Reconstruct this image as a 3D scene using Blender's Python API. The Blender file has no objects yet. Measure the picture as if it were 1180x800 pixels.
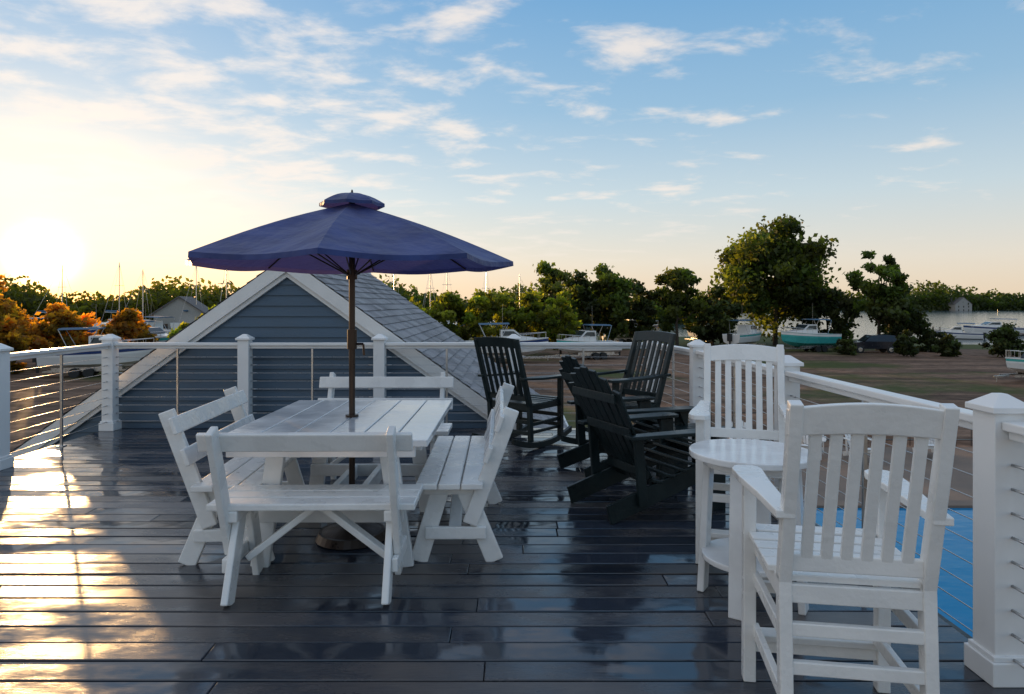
import bpy, math, random
import numpy as np
from mathutils import Vector, Matrix
R=math.radians
scene=bpy.context.scene
scene.view_settings.view_transform='Standard'
scene.view_settings.look='None'
scene.view_settings.exposure=0
SUN_AZ=R(-34.5); SUN_EL=R(3.3)
SUND=Vector((math.sin(SUN_AZ)*math.cos(SUN_EL),math.cos(SUN_AZ)*math.cos(SUN_EL),math.sin(SUN_EL)))

# ------------------------------------------------------------------ materials
def newmat(name):
    m=bpy.data.materials.new(name); m.use_nodes=True
    nt=m.node_tree; return m,nt,nt.nodes['Principled BSDF'],nt.nodes,nt.links
def simple(name,col,rough=.5,metal=0,var=.12,scale=6,bump=0,bscale=40,stretch=(1,1,1),spec=.5,rvar=.1):
    m,nt,p,N,L=newmat(name)
    tc=N.new('ShaderNodeTexCoord'); mp=N.new('ShaderNodeMapping'); mp.inputs['Scale'].default_value=stretch
    L.new(tc.outputs['Object'],mp.inputs[0])
    n=N.new('ShaderNodeTexNoise'); n.inputs['Scale'].default_value=scale; n.inputs['Detail'].default_value=6
    L.new(mp.outputs[0],n.inputs['Vector'])
    cr=N.new('ShaderNodeMixRGB'); cr.inputs[1].default_value=(*[c*(1-var) for c in col],1); cr.inputs[2].default_value=(*[min(1,c*(1+var)) for c in col],1)
    ramp=N.new('ShaderNodeMapRange'); ramp.inputs[1].default_value=.3; ramp.inputs[2].default_value=.7
    L.new(n.outputs[0],ramp.inputs[0]); L.new(ramp.outputs[0],cr.inputs[0]); L.new(cr.outputs[0],p.inputs['Base Color'])
    r2=N.new('ShaderNodeMapRange'); r2.inputs[1].default_value=.3; r2.inputs[2].default_value=.7
    r2.inputs[3].default_value=max(.02,rough-rvar); r2.inputs[4].default_value=min(1,rough+rvar)
    L.new(n.outputs[0],r2.inputs[0]); L.new(r2.outputs[0],p.inputs['Roughness'])
    p.inputs['Metallic'].default_value=metal; p.inputs['Specular IOR Level'].default_value=spec
    if bump>0:
        n2=N.new('ShaderNodeTexNoise'); n2.inputs['Scale'].default_value=bscale; n2.inputs['Detail'].default_value=4
        L.new(mp.outputs[0],n2.inputs['Vector'])
        b=N.new('ShaderNodeBump'); b.inputs['Strength'].default_value=bump; b.inputs['Distance'].default_value=.01
        L.new(n2.outputs[0],b.inputs['Height']); L.new(b.outputs[0],p.inputs['Normal'])
    return m
M={}
M['white']=simple('white_paint',(.82,.82,.80),.30,var=.07,scale=5,bump=.25,bscale=35,rvar=.18)
M['railwhite']=simple('rail_vinyl',(.82,.82,.81),.35,var=.04,scale=3)
M['black']=simple('dark_painted_wood',(.013,.023,.025),.36,var=.3,scale=6,bump=.2,spec=.3)
M['steel']=simple('stainless',(.55,.55,.55),.3,metal=1,var=.05)
M['bronze']=simple('bronze_pole',(.05,.035,.028),.35,metal=.6,var=.2)
M['trim']=simple('trim_paint',(.78,.78,.76),.5,var=.06,scale=4,bump=.15)
M['rubber']=simple('rubber',(.02,.02,.02),.7)
M['glass']=simple('tinted_glass',(.02,.03,.035),.08,var=.1,rvar=.03)
M['gel']=simple('boat_gelcoat',(.75,.75,.73),.2,var=.05,scale=1)
M['teal']=simple('teal_gelcoat',(.05,.38,.36),.25,var=.08,scale=1)
M['navy']=simple('navy_gelcoat',(.02,.05,.16),.2,var=.1,scale=1)
M['canvas']=simple('canvas',(.05,.12,.2),.8,var=.2)
M['carp']=simple('car_paint',(.02,.022,.03),.2,var=.1)
M['bark']=simple('bark',(.06,.045,.032),.85,var=.35,scale=3,bump=.6,bscale=8)
M['concrete']=simple('concrete',(.19,.14,.105),.8,var=.2,scale=.8,bump=.2,bscale=30)
M['wood']=simple('dock_wood',(.16,.12,.09),.7,var=.25,scale=2)
M['house']=simple('far_house_siding',(.35,.33,.3),.7,var=.1)
M['farroof']=simple('far_roof',(.12,.11,.11),.8,var=.15)

def attrmat(name,base,rough,trans=0,attr='tint',bumpf=None,spec=.3,tcol=None):
    m,nt,p,N,L=newmat(name)
    a=N.new('ShaderNodeAttribute'); a.attribute_name=attr
    mul=N.new('ShaderNodeMixRGB'); mul.blend_type='MULTIPLY'; mul.inputs[0].default_value=1
    mul.inputs[1].default_value=(*base,1); L.new(a.outputs['Color'],mul.inputs[2])
    L.new(mul.outputs[0],p.inputs['Base Color']); p.inputs['Roughness'].default_value=rough; p.inputs['Specular IOR Level'].default_value=spec
    if trans>0:
        t=N.new('ShaderNodeBsdfTranslucent'); mx=N.new('ShaderNodeMixShader'); mx.inputs[0].default_value=trans
        tm=N.new('ShaderNodeMixRGB'); tm.blend_type='MULTIPLY'; tm.inputs[0].default_value=1; tm.inputs[2].default_value=(*(tcol or (1.5,1.5,.6)),1)
        L.new(mul.outputs[0],tm.inputs[1]); L.new(tm.outputs[0],t.inputs['Color'])
        L.new(p.outputs[0],mx.inputs[1]); L.new(t.outputs[0],mx.inputs[2])
        L.new(mx.outputs[0],N['Material Output'].inputs['Surface'])
    return m
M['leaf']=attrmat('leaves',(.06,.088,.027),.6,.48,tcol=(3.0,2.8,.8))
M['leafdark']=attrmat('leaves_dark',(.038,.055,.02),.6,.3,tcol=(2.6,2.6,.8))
M['leafbacklit']=attrmat('leaves_backlit',(.10,.125,.03),.6,.55,tcol=(3.2,3.2,.8))  # yellow-green glow of backlight is put into the leaf colour
M['leafsunlit']=attrmat('leaves_sunlit',(.15,.12,.03),.6,.6,tcol=(4.2,2.9,.7))  # golden low-sun light painted into the leaf colour, for the left side

# deck
def deckmat():
    m,nt,p,N,L=newmat('wet_deck_boards')
    tc=N.new('ShaderNodeTexCoord')
    a=N.new('ShaderNodeAttribute'); a.attribute_name='tint'
    n=N.new('ShaderNodeTexNoise'); n.inputs['Scale'].default_value=1.25; n.inputs['Detail'].default_value=6; n.inputs['Roughness'].default_value=.62
    mp=N.new('ShaderNodeMapping'); mp.inputs['Scale'].default_value=(.75,1.7,1); L.new(tc.outputs['Object'],mp.inputs[0])
    L.new(mp.outputs[0],n.inputs['Vector'])
    add=N.new('ShaderNodeMath'); add.operation='MULTIPLY_ADD'; sp=N.new('ShaderNodeSeparateColor'); L.new(a.outputs['Color'],sp.inputs[0])
    L.new(sp.outputs[2],add.inputs[0]); add.inputs[1].default_value=.2; L.new(n.outputs[0],add.inputs[2])
    rr=N.new('ShaderNodeMapRange'); rr.inputs[1].default_value=.48; rr.inputs[2].default_value=.68; rr.inputs[3].default_value=.33; rr.inputs[4].default_value=.05
    L.new(add.outputs[0],rr.inputs[0]); 
    g=N.new('ShaderNodeTexNoise'); g.inputs['Scale'].default_value=9; g.inputs['Detail'].default_value=8; g.inputs['Roughness'].default_value=.7
    mg=N.new('ShaderNodeMapping'); mg.inputs['Scale'].default_value=(1,14,1); L.new(tc.outputs['Object'],mg.inputs[0]); L.new(mg.outputs[0],g.inputs['Vector'])
    r3=N.new('ShaderNodeMath'); r3.operation='MULTIPLY_ADD'; L.new(g.outputs[0],r3.inputs[0]); r3.inputs[1].default_value=.12; 
    sb=N.new('ShaderNodeMath'); sb.operation='SUBTRACT'; L.new(rr.outputs[0],sb.inputs[0]); sb.inputs[1].default_value=.05
    L.new(sb.outputs[0],r3.inputs[2]); 
    mxr=N.new('ShaderNodeMath'); mxr.operation='MAXIMUM'; L.new(r3.outputs[0],mxr.inputs[0]); mxr.inputs[1].default_value=.04
    L.new(mxr.outputs[0],p.inputs['Roughness'])
    c=N.new('ShaderNodeMixRGB'); c.inputs[1].default_value=(.085,.075,.072,1); c.inputs[2].default_value=(.026,.034,.05,1)
    cm=N.new('ShaderNodeMapRange'); cm.inputs[1].default_value=.42; cm.inputs[2].default_value=.62; L.new(add.outputs[0],cm.inputs[0]); L.new(cm.outputs[0],c.inputs[0])
    c2=N.new('ShaderNodeMixRGB'); c2.blend_type='MULTIPLY'; c2.inputs[0].default_value=1
    tv=N.new('ShaderNodeMapRange'); tv.inputs[3].default_value=.6; tv.inputs[4].default_value=1.45; L.new(sp.outputs[0],tv.inputs[0])
    L.new(c.outputs[0],c2.inputs[1]); L.new(tv.outputs[0],c2.inputs[2])
    c3=N.new('ShaderNodeMixRGB'); c3.blend_type='MULTIPLY'; c3.inputs[0].default_value=.7; gv=N.new('ShaderNodeMapRange'); gv.inputs[1].default_value=.3; gv.inputs[2].default_value=.7; gv.inputs[3].default_value=.6; gv.inputs[4].default_value=1.3
    L.new(g.outputs[0],gv.inputs[0]); L.new(c2.outputs[0],c3.inputs[1]); L.new(gv.outputs[0],c3.inputs[2])
    L.new(c3.outputs[0],p.inputs['Base Color']); p.inputs['Specular IOR Level'].default_value=.7
    b=N.new('ShaderNodeBump'); b.inputs['Distance'].default_value=.004
    bs=N.new('ShaderNodeMapRange'); bs.inputs[1].default_value=.07; bs.inputs[2].default_value=.3; bs.inputs[3].default_value=.03; bs.inputs[4].default_value=.35
    L.new(rr.outputs[0],bs.inputs[0]); L.new(bs.outputs[0],b.inputs['Strength']); L.new(g.outputs[0],b.inputs['Height']); 
    w=N.new('ShaderNodeTexNoise'); w.inputs['Scale'].default_value=3.5; w.inputs['Detail'].default_value=2; L.new(tc.outputs['Object'],w.inputs['Vector'])
    b2=N.new('ShaderNodeBump'); b2.inputs['Distance'].default_value=.02; b2.inputs['Strength'].default_value=.25; L.new(w.outputs[0],b2.inputs['Height']); L.new(b2.outputs[0],b.inputs['Normal'])
    L.new(b.outputs[0],p.inputs['Normal'])
    return m
M['deck']=deckmat()
M['siding']=simple('blue_grey_siding',(.062,.108,.16),.5,var=.12,scale=2,bump=.15,bscale=20,stretch=(1,1,6))
def shinglemat():
    m,nt,p,N,L=newmat('roof_shingles')
    a=N.new('ShaderNodeAttribute'); a.attribute_name='tint'
    tc=N.new('ShaderNodeTexCoord'); n=N.new('ShaderNodeTexNoise'); n.inputs['Scale'].default_value=60; n.inputs['Detail'].default_value=3; L.new(tc.outputs['Object'],n.inputs['Vector'])
    mr=N.new('ShaderNodeMapRange'); mr.inputs[3].default_value=.5; mr.inputs[4].default_value=1.5; L.new(n.outputs[0],mr.inputs[0])
    c=N.new('ShaderNodeMixRGB'); c.blend_type='MULTIPLY'; c.inputs[0].default_value=1; c.inputs[1].default_value=(.25,.25,.255,1); L.new(a.outputs['Color'],c.inputs[2])
    c2=N.new('ShaderNodeMixRGB'); c2.blend_type='MULTIPLY'; c2.inputs[0].default_value=1; L.new(c.outputs[0],c2.inputs[1]); L.new(mr.outputs[0],c2.inputs[2])
    L.new(c2.outputs[0],p.inputs['Base Color']); p.inputs['Roughness'].default_value=.8
    return m
M['shingle']=shinglemat()
def fabric():
    m,nt,p,N,L=newmat('blue_canopy_fabric')
    p.inputs['Roughness'].default_value=.5; p.inputs['Sheen Weight'].default_value=.15
    tc=N.new('ShaderNodeTexCoord'); n=N.new('ShaderNodeTexNoise'); n.inputs['Scale'].default_value=4; n.inputs['Detail'].default_value=5; L.new(tc.outputs['Object'],n.inputs['Vector'])
    c=N.new('ShaderNodeMixRGB'); c.inputs[1].default_value=(.018,.04,.17,1); c.inputs[2].default_value=(.035,.075,.29,1); nr=N.new('ShaderNodeMapRange'); nr.inputs[1].default_value=.35; nr.inputs[2].default_value=.65; L.new(n.outputs[0],nr.inputs[0]); L.new(nr.outputs[0],c.inputs[0]); L.new(c.outputs[0],p.inputs['Base Color'])
    w=N.new('ShaderNodeTexNoise'); w.inputs['Scale'].default_value=400; L.new(tc.outputs['Object'],w.inputs['Vector'])
    b=N.new('ShaderNodeBump'); b.inputs['Strength'].default_value=.2; b.inputs['Distance'].default_value=.002; L.new(w.outputs[0],b.inputs['Height'])
    w2=N.new('ShaderNodeTexNoise'); w2.inputs['Scale'].default_value=5; w2.inputs['Detail'].default_value=3; L.new(tc.outputs['Object'],w2.inputs['Vector'])
    b2=N.new('ShaderNodeBump'); b2.inputs['Strength'].default_value=.8; b2.inputs['Distance'].default_value=.04; L.new(w2.outputs[0],b2.inputs['Height']); L.new(b2.outputs[0],b.inputs['Normal']); L.new(b.outputs[0],p.inputs['Normal'])
    t=N.new('ShaderNodeBsdfTranslucent'); t.inputs[0].default_value=(.07,.06,.20,1)
    mx=N.new('ShaderNodeMixShader'); mx.inputs[0].default_value=.3; L.new(p.outputs[0],mx.inputs[1]); L.new(t.outputs[0],mx.inputs[2]); L.new(mx.outputs[0],N['Material Output'].inputs[0])
    return m
M['fabric']=fabric()
def groundmat():
    m,nt,p,N,L=newmat('ground_dirt_grass')
    tc=N.new('ShaderNodeTexCoord')
    n=N.new('ShaderNodeTexNoise'); n.inputs['Scale'].default_value=.06; n.inputs['Detail'].default_value=9; n.inputs['Roughness'].default_value=.6; L.new(tc.outputs['Object'],n.inputs['Vector'])
    f=N.new('ShaderNodeTexNoise'); f.inputs['Scale'].default_value=1.5; f.inputs['Detail'].default_value=8; f.inputs['Roughness'].default_value=.75; L.new(tc.outputs['Object'],f.inputs['Vector'])
    mf=N.new('ShaderNodeMapRange'); mf.inputs[1].default_value=.32; mf.inputs[2].default_value=.68; L.new(f.outputs[0],mf.inputs[0])
    d=N.new('ShaderNodeMixRGB'); d.inputs[1].default_value=(.10,.06,.04,1); d.inputs[2].default_value=(.27,.175,.12,1); L.new(mf.outputs[0],d.inputs[0])
    wt=N.new('ShaderNodeTexNoise'); wt.inputs['Scale'].default_value=.35; wt.inputs['Detail'].default_value=6; mw=N.new('ShaderNodeMapping'); mw.inputs['Scale'].default_value=(.25,2.2,1); mw.inputs['Rotation'].default_value=(0,0,.2); L.new(tc.outputs['Object'],mw.inputs[0]); L.new(mw.outputs[0],wt.inputs['Vector'])
    wr=N.new('ShaderNodeMapRange'); wr.inputs[1].default_value=.4; wr.inputs[2].default_value=.62; wr.inputs[3].default_value=.55; wr.inputs[4].default_value=1.25; L.new(wt.outputs[0],wr.inputs[0])
    dm=N.new('ShaderNodeMixRGB'); dm.blend_type='MULTIPLY'; dm.inputs[0].default_value=1; L.new(d.outputs[0],dm.inputs[1]); L.new(wr.outputs[0],dm.inputs[2])
    gr=N.new('ShaderNodeMixRGB'); gr.inputs[1].default_value=(.04,.055,.015,1); gr.inputs[2].default_value=(.10,.11,.035,1); L.new(f.outputs[0],gr.inputs[0])
    sx=N.new('ShaderNodeSeparateXYZ'); L.new(tc.outputs['Object'],sx.inputs[0])
    far=N.new('ShaderNodeMapRange'); far.inputs[1].default_value=66; far.inputs[2].default_value=84; far.inputs[4].default_value=.5; L.new(sx.outputs[1],far.inputs[0])
    ad=N.new('ShaderNodeMath'); ad.operation='ADD'; L.new(n.outputs[0],ad.inputs[0]); L.new(far.outputs[0],ad.inputs[1])
    mk=N.new('ShaderNodeMapRange'); mk.inputs[1].default_value=.52; mk.inputs[2].default_value=.6; L.new(ad.outputs[0],mk.inputs[0])
    mx=N.new('ShaderNodeMixRGB'); L.new(mk.outputs[0],mx.inputs[0]); L.new(dm.outputs[0],mx.inputs[1]); L.new(gr.outputs[0],mx.inputs[2])
    L.new(mx.outputs[0],p.inputs['Base Color']); p.inputs['Roughness'].default_value=.9; p.inputs['Specular IOR Level'].default_value=.15
    b=N.new('ShaderNodeBump'); b.inputs['Strength'].default_value=.6; b.inputs['Distance'].default_value=.08; L.new(f.outputs[0],b.inputs['Height']); L.new(b.outputs[0],p.inputs['Normal'])
    return m
M['ground']=groundmat()
def watermat(name,col,scale,rough,dist,strength):
    m,nt,p,N,L=newmat(name); p.inputs['Base Color'].default_value=(*col,1); p.inputs['Roughness'].default_value=rough
    tc=N.new('ShaderNodeTexCoord'); mp=N.new('ShaderNodeMapping'); mp.inputs['Scale'].default_value=(1,2,1); L.new(tc.outputs['Object'],mp.inputs[0])
    n=N.new('ShaderNodeTexNoise'); n.inputs['Scale'].default_value=scale; n.inputs['Detail'].default_value=4; L.new(mp.outputs[0],n.inputs['Vector'])
    b=N.new('ShaderNodeBump'); b.inputs['Strength'].default_value=strength; b.inputs['Distance'].default_value=dist; L.new(n.outputs[0],b.inputs['Height']); L.new(b.outputs[0],p.inputs['Normal'])
    return m
M['water']=watermat('harbour_water',(.03,.055,.07),1.2,.12,.05,.5)
M['poolwater']=watermat('pool_water',(.0,.19,.40),1.8,.05,.03,.35)
M['poolwater'].node_tree.nodes['Principled BSDF'].inputs['Specular IOR Level'].default_value=.15

# ------------------------------------------------------------------ mesh builder
class MB:
    def __init__(s): s.v=[]; s.f=[]; s.m=[]; s.c=[]; s.cur=0; s.col=(1,1,1)
    def _add(s,vs,fs):
        o=len(s.v); s.v+= [tuple(x) for x in vs]; s.c+=[s.col]*len(vs)
        for f in fs: s.f.append([i+o for i in f]); s.m.append(s.cur)
    def beam(s,p1,p2,w,t,ref=(0,0,1),w2=None,t2=None):
        p1=Vector(p1);p2=Vector(p2);d=(p2-p1).normalized(); side=d.cross(Vector(ref)).normalized(); n=side.cross(d)
        w2=w if w2 is None else w2; t2=t if t2 is None else t2
        vs=[]
        for p,a,b in((p1,w,t),(p2,w2,t2)):
            for i,j in((-1,-1),(1,-1),(1,1),(-1,1)): vs.append(p+side*i*a/2+n*j*b/2)
        s._add(vs,[(3,2,1,0),(4,5,6,7),(0,1,5,4),(1,2,6,5),(2,3,7,6),(3,0,4,7)])
    def box(s,c,d): 
        x,y,z=c; a,b,e=d[0]/2,d[1]/2,d[2]/2
        vs=[(x-a,y-b,z-e),(x+a,y-b,z-e),(x+a,y+b,z-e),(x-a,y+b,z-e),(x-a,y-b,z+e),(x+a,y-b,z+e),(x+a,y+b,z+e),(x-a,y+b,z+e)]
        s._add(vs,[(3,2,1,0),(4,5,6,7),(0,1,5,4),(1,2,6,5),(2,3,7,6),(3,0,4,7)])
    def cyl(s,p1,p2,r1,r2=None,n=10,caps=True):
        r2=r1 if r2 is None else r2; p1=Vector(p1);p2=Vector(p2);d=(p2-p1).normalized()
        u=d.orthogonal().normalized(); w=d.cross(u)
        vs=[]
        for p,r in((p1,r1),(p2,r2)):
            for i in range(n):
                a=2*math.pi*i/n; vs.append(p+u*math.cos(a)*r+w*math.sin(a)*r)
        fs=[(i,(i+1)%n,n+(i+1)%n,n+i) for i in range(n)]
        if caps: fs+= [tuple(range(n-1,-1,-1)),tuple(range(n,2*n))]
        s._add(vs,fs)
    def prism(s,pts,off):
        n=len(pts); off=Vector(off); a=[Vector(p) for p in pts]; b=[p+off for p in a]
        s._add(a+b,[tuple(range(n-1,-1,-1)),tuple(range(n,2*n))]+[(i,(i+1)%n,n+(i+1)%n,n+i) for i in range(n)])
    def strip(s,A,B):
        n=len(A); s._add(list(A)+list(B),[(i,i+1,n+i+1,n+i) for i in range(n-1)])
    def loft(s,rings,closed=False,caps=False):
        n=len(rings[0]); vs=[p for r in rings for p in r]; fs=[]
        for k in range(len(rings)-1):
            for i in range(n if closed else n-1):
                j=(i+1)%n; fs.append((k*n+i,k*n+j,(k+1)*n+j,(k+1)*n+i))
        if caps: fs+= [tuple(range(n-1,-1,-1)),tuple(range((len(rings)-1)*n,len(rings)*n))]
        s._add(vs,fs)
    def obj(s,name,mats,loc=(0,0,0),rz=0,bevel=0,smooth=False,parent=None,scale=1):
        me=bpy.data.meshes.new(name); me.from_pydata(s.v,[],s.f)
        for m in mats: me.materials.append(M[m] if isinstance(m,str) else m)
        me.polygons.foreach_set('material_index',s.m)
        ca=me.color_attributes.new('tint','FLOAT_COLOR','POINT')
        arr=np.ones((len(s.v),4),dtype=np.float32); arr[:,:3]=np.array(s.c); ca.data.foreach_set('color',arr.ravel())
        if smooth: me.polygons.foreach_set('use_smooth',[True]*len(me.polygons))
        me.update()
        o=bpy.data.objects.new(name,me); scene.collection.objects.link(o); o.location=loc; o.rotation_euler=(0,0,R(rz)); o.scale=(scale,)*3
        if bevel:
            b=o.modifiers.new('bevel','BEVEL'); b.width=bevel; b.segments=2; b.limit_method='ANGLE'; b.angle_limit=R(40)
        if parent: o.parent=parent
        return o
def empty(name,loc=(0,0,0)):
    e=bpy.data.objects.new(name,None); e.location=loc; scene.collection.objects.link(e); return e
def dup(o,name,loc,rz,scale=1):
    c=bpy.data.objects.new(name,o.data); scene.collection.objects.link(c); c.location=loc; c.rotation_euler=(0,0,R(rz)); c.scale=(scale,)*3
    for m in o.modifiers:
        b=c.modifiers.new('bevel','BEVEL'); b.width=m.width; b.segments=2; b.limit_method='ANGLE'; b.angle_limit=R(40)
    return c
rnd=random.Random(5)

# ------------------------------------------------------------------ deck
DX0,DX1,DY0,DY1=-4.68,1.98,-2.5,7.95
deck=empty('deck')
b=MB(); y=DY1; pitch=.148
while y>DY0:
    xs=[DX0]; x=DX0+rnd.uniform(.6,3.6)
    while x<DX1-.5: xs.append(x); x+=3.66
    xs.append(DX1)
    for a,c in zip(xs[:-1],xs[1:]):
        b.col=(rnd.random(),rnd.random(),rnd.random())
        dz=rnd.uniform(-.0015,.0015); t1=rnd.uniform(-.0015,.0015); t2=rnd.uniform(-.001,.001)
        x0_,x1_,y0_,y1_=a+.0015,c-.0015,y-.1385,y-.0015
        b._add([(x0_,y0_,-.026),(x1_,y0_,-.026),(x1_,y1_,-.026),(x0_,y1_,-.026),(x0_,y0_,dz-t1-t2),(x1_,y0_,dz-t1+t2),(x1_,y1_,dz+t1+t2),(x0_,y1_,dz+t1-t2)],[(3,2,1,0),(4,5,6,7),(0,1,5,4),(1,2,6,5),(2,3,7,6),(3,0,4,7)])
    y-=pitch
b.obj('deck_boards',['deck'],bevel=.004,parent=deck)
b=MB()
x=DX0+.2
while x<DX1: b.box((x,(DY0+DY1)/2,-.12),(.04,DY1-DY0-.1,.18)); x+=.4
b.obj('joists',['black'],parent=deck)
b=MB()
b.box((DX1+.015,(DY0+DY1)/2,-.14),(.028,DY1-DY0,.27)); b.box((DX0-.015,(DY0+DY1)/2,-.14),(.028,DY1-DY0,.27)); b.box(((DX0+DX1)/2,DY1+.016,-.14),(DX1-DX0,.028,.27))
b.obj('fascia',['black'],parent=deck,bevel=.003)

# ------------------------------------------------------------------ railing
rail=empty('deck_railing')
def post(b,x,y):
    b.box((x,y,.52),(.127,.127,1.04)); b.box((x,y,.045),(.17,.17,.09)); b.box((x,y,.10),(.15,.15,.02))
    b.box((x,y,1.045),(.165,.165,.025)); 
    s=.0775; b._add([(x-s,y-s,1.0575),(x+s,y-s,1.0575),(x+s,y+s,1.0575),(x-s,y+s,1.0575),(x-.02,y-.02,1.10),(x+.02,y-.02,1.10),(x+.02,y+.02,1.10),(x-.02,y+.02,1.10)],[(0,1,5,4),(1,2,6,5),(2,3,7,6),(3,0,4,7),(4,5,6,7)])
LP=[(-4.35,2.0),(-4.42,4.0),(-4.52,6.0),(-4.62,7.85)]
BP=[(-4.62,7.85),(-3.07,7.85),(-1.52,7.85),(.02,7.85),(1.62,7.85)]
RP=[(1.62,7.85),(1.80,6.62),(1.86,4.62),(1.90,2.66),(1.94,.7),(1.98,-1.3)]
LP=[(-4.3,-1.3),(-4.32,.2)]+LP
bp=MB(); br=MB(); bc=MB(); bs=MB()
done=set()
for line in(LP,BP,RP):
    for p in line:
        if p not in done: done.add(p); post(bp,*p)
    for p,q in zip(line[:-1],line[1:]):
        P=Vector((*p,0)); Q=Vector((*q,0)); d=(Q-P).normalized(); A=P+d*.066; B=Q-d*.066
        br.beam(A+Vector((0,0,.985)),B+Vector((0,0,.985)),.085,.035)
        br.beam(A+Vector((0,0,.95)),B+Vector((0,0,.95)),.035,.034)
        mid=(P+Q)/2
        bs.box((mid.x,mid.y,.468),(.022,.022,.93)); bs.box((mid.x,mid.y,.006),(.07,.07,.012))
        for k in range(9):
            z=.10+k*.092; bc.cyl(A+Vector((0,0,z)),B+Vector((0,0,z)),.0026,n=6,caps=False)
            for E,sg in((A,1),(B,-1)): bc.cyl(E+Vector((0,0,z)),E+d*sg*.07+Vector((0,0,z)),.006,n=8)
bp.obj('posts',['railwhite'],bevel=.004,parent=rail); br.obj('top_rail',['railwhite'],bevel=.006,parent=rail)
bc.obj('cables',['steel'],parent=rail,smooth=True); bs.obj('stanchions',['steel'],bevel=.002,parent=rail)

# ------------------------------------------------------------------ house with gable
house=empty('gable_house')
AX,AZ,SL=-2.66,1.95,.715; GY=8.12; GY2=12.7; HW=3.6
b=MB(); z=-3.2; step=.125
def hw(z): return HW-.25 if z<AZ-SL*(HW-.25) else max(.0,(AZ-z)/SL)
while z<AZ-.13:
    z1=min(z+step,AZ-.03); 
    h0,h1=hw(z),hw(z1)
    b._add([(AX-h0,GY-.022,z),(AX+h0,GY-.022,z),(AX+h1,GY-.002,z1),(AX-h1,GY-.002,z1),(AX-h0,GY+.01,z),(AX+h0,GY+.01,z)],[(0,1,2,3),(4,5,1,0)])
    z+=step
b.obj('clapboard_siding',['siding'],parent=house)
b=MB(); 
b.prism([(AX-HW+.25,GY+.012,-3.2),(AX+HW-.25,GY+.012,-3.2),(AX+HW-.25,GY+.012,AZ-SL*(HW-.25)-.03),(AX,GY+.012,AZ-.04),(AX-HW+.25,GY+.012,AZ-SL*(HW-.25)-.03)],(0,GY2-GY-.03,0))
b.box(((DX0+DX1)/2,(DY0+DY1)/2-.2,-1.75),(DX1-DX0-.4,DY1-DY0-.6,2.9))
b.obj('walls',['siding'],parent=house)
b=MB(); sl=math.sqrt(1+SL*SL); ux,uz=1/sl,-SL/sl; LEN=HW*sl; nc=int(LEN/.14)
for sgn in(-1,1):
    nx,nz=SL/sl*sgn,1/sl
    for k in range(nc):
        s0=k*.14; s1=s0+.14
        yy=GY-.10; off=(k%2)*.12+rnd.uniform(0,.05)
        ys=[yy]; t=yy+.18+off
        while t<GY2+.1: ys.append(t); t+=rnd.choice((.2,.26,.33))
        ys.append(GY2+.12)
        for ya,yb in zip(ys[:-1],ys[1:]):
            g=rnd.uniform(.72,1.25); b.col=(g,g*rnd.uniform(.97,1.0),g)
            def P(s_,y_,h): return (AX+sgn*ux*s_+nx*h, y_, AZ+.06+uz*s_+nz*h)
            h=rnd.choice((.011,.011,.016))
            b._add([P(s0,ya,.0),P(s1,ya,h),P(s1,yb,h),P(s0,yb,.0),P(s1,ya,-.004),P(s1,yb,-.004)],[(0,1,2,3) if sgn>0 else (3,2,1,0),(1,4,5,2)])
b.obj('shingle_roof',['shingle'],parent=house)
b=MB()
for sgn in(-1,1):
    A=Vector((AX,(GY+GY2)/2,AZ+.03)); B=A+Vector((sgn*ux*(LEN-.01),0,uz*(LEN-.01)))
    b.beam(A,B,GY2-GY+.16,.03)
    pts=[(AX,GY-.094,AZ+.050),(AX+sgn*HW,GY-.094,AZ+.050-SL*HW),(AX+sgn*HW,GY-.094,AZ-.125-SL*HW),(AX,GY-.094,AZ-.125)]
    b.prism(pts,(0,.024,0))
    pts=[(AX,GY-.060,AZ-.0),(AX+sgn*HW,GY-.060,AZ-.0-SL*HW),(AX+sgn*HW,GY-.060,AZ-.185-SL*HW),(AX,GY-.060,AZ-.185)]
    b.prism(pts,(0,.04,0))
    b.box((AX+sgn*(HW-.01),(GY+GY2)/2,AZ-SL*HW-.05),(.03,GY2-GY+.1,.16))
b.cyl((AX,GY-.1,AZ+.055),(AX,GY2+.1,AZ+.055),.025,n=8)
b.obj('rake_trim',['trim'],parent=house)

# ------------------------------------------------------------------ furniture
def bench(L,rails):
    b=MB()
    for k in range(3): b.box((0,-.115+k*.125,.45),(L,.118,.035))
    xe=L/2-.13
    for s in(-1,1):
        x=s*xe
        b.beam((x,.06,.43),(x,.19,0),.035,.10,ref=(0,1,0)); b.beam((x,-.06,.43),(x,-.24,0),.035,.10,ref=(0,1,0))
        b.box((x,-.01,.405),(.045,.34,.055)); b.box((x+s*.033,-.02,.17),(.03,.34,.07))
        xo=s*(xe+.037)
        b.beam((xo,-.10,.22),(xo,-.335,.86),.036,.085,ref=(0,1,0))
        b.beam((s*.02,-.01,.41),(s*(xe-.02),-.01,.15),.035,.07,ref=(0,1,0))
    for z in rails:
        t=(z-.22)/.64; yy=-.10-.235*t+.045
        dy,dz=-.235*.0475/.68,.64*.0475/.68
        th=.013
        A=[(-L/2,yy-dy,z-dz),(L/2,yy-dy,z-dz),(L/2,yy+dy,z+dz),(-L/2,yy+dy,z+dz)]
        b.prism([(p[0],p[1]+th,p[2]+th*.37) for p in A][::-1],(0,-2*th,-2*th*.37))
    return b
bench(1.02,[.79]).obj('bench',['white'],(-.99,3.52,0),1,bevel=.007)
bench(1.2,[.79,.62]).obj('bench.001',['white'],(-1.60,4.28,0),-86,bevel=.007)
bench(1.36,[.79,.62]).obj('bench.002',['white'],(-.345,4.40,0),91,bevel=.007)
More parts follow.
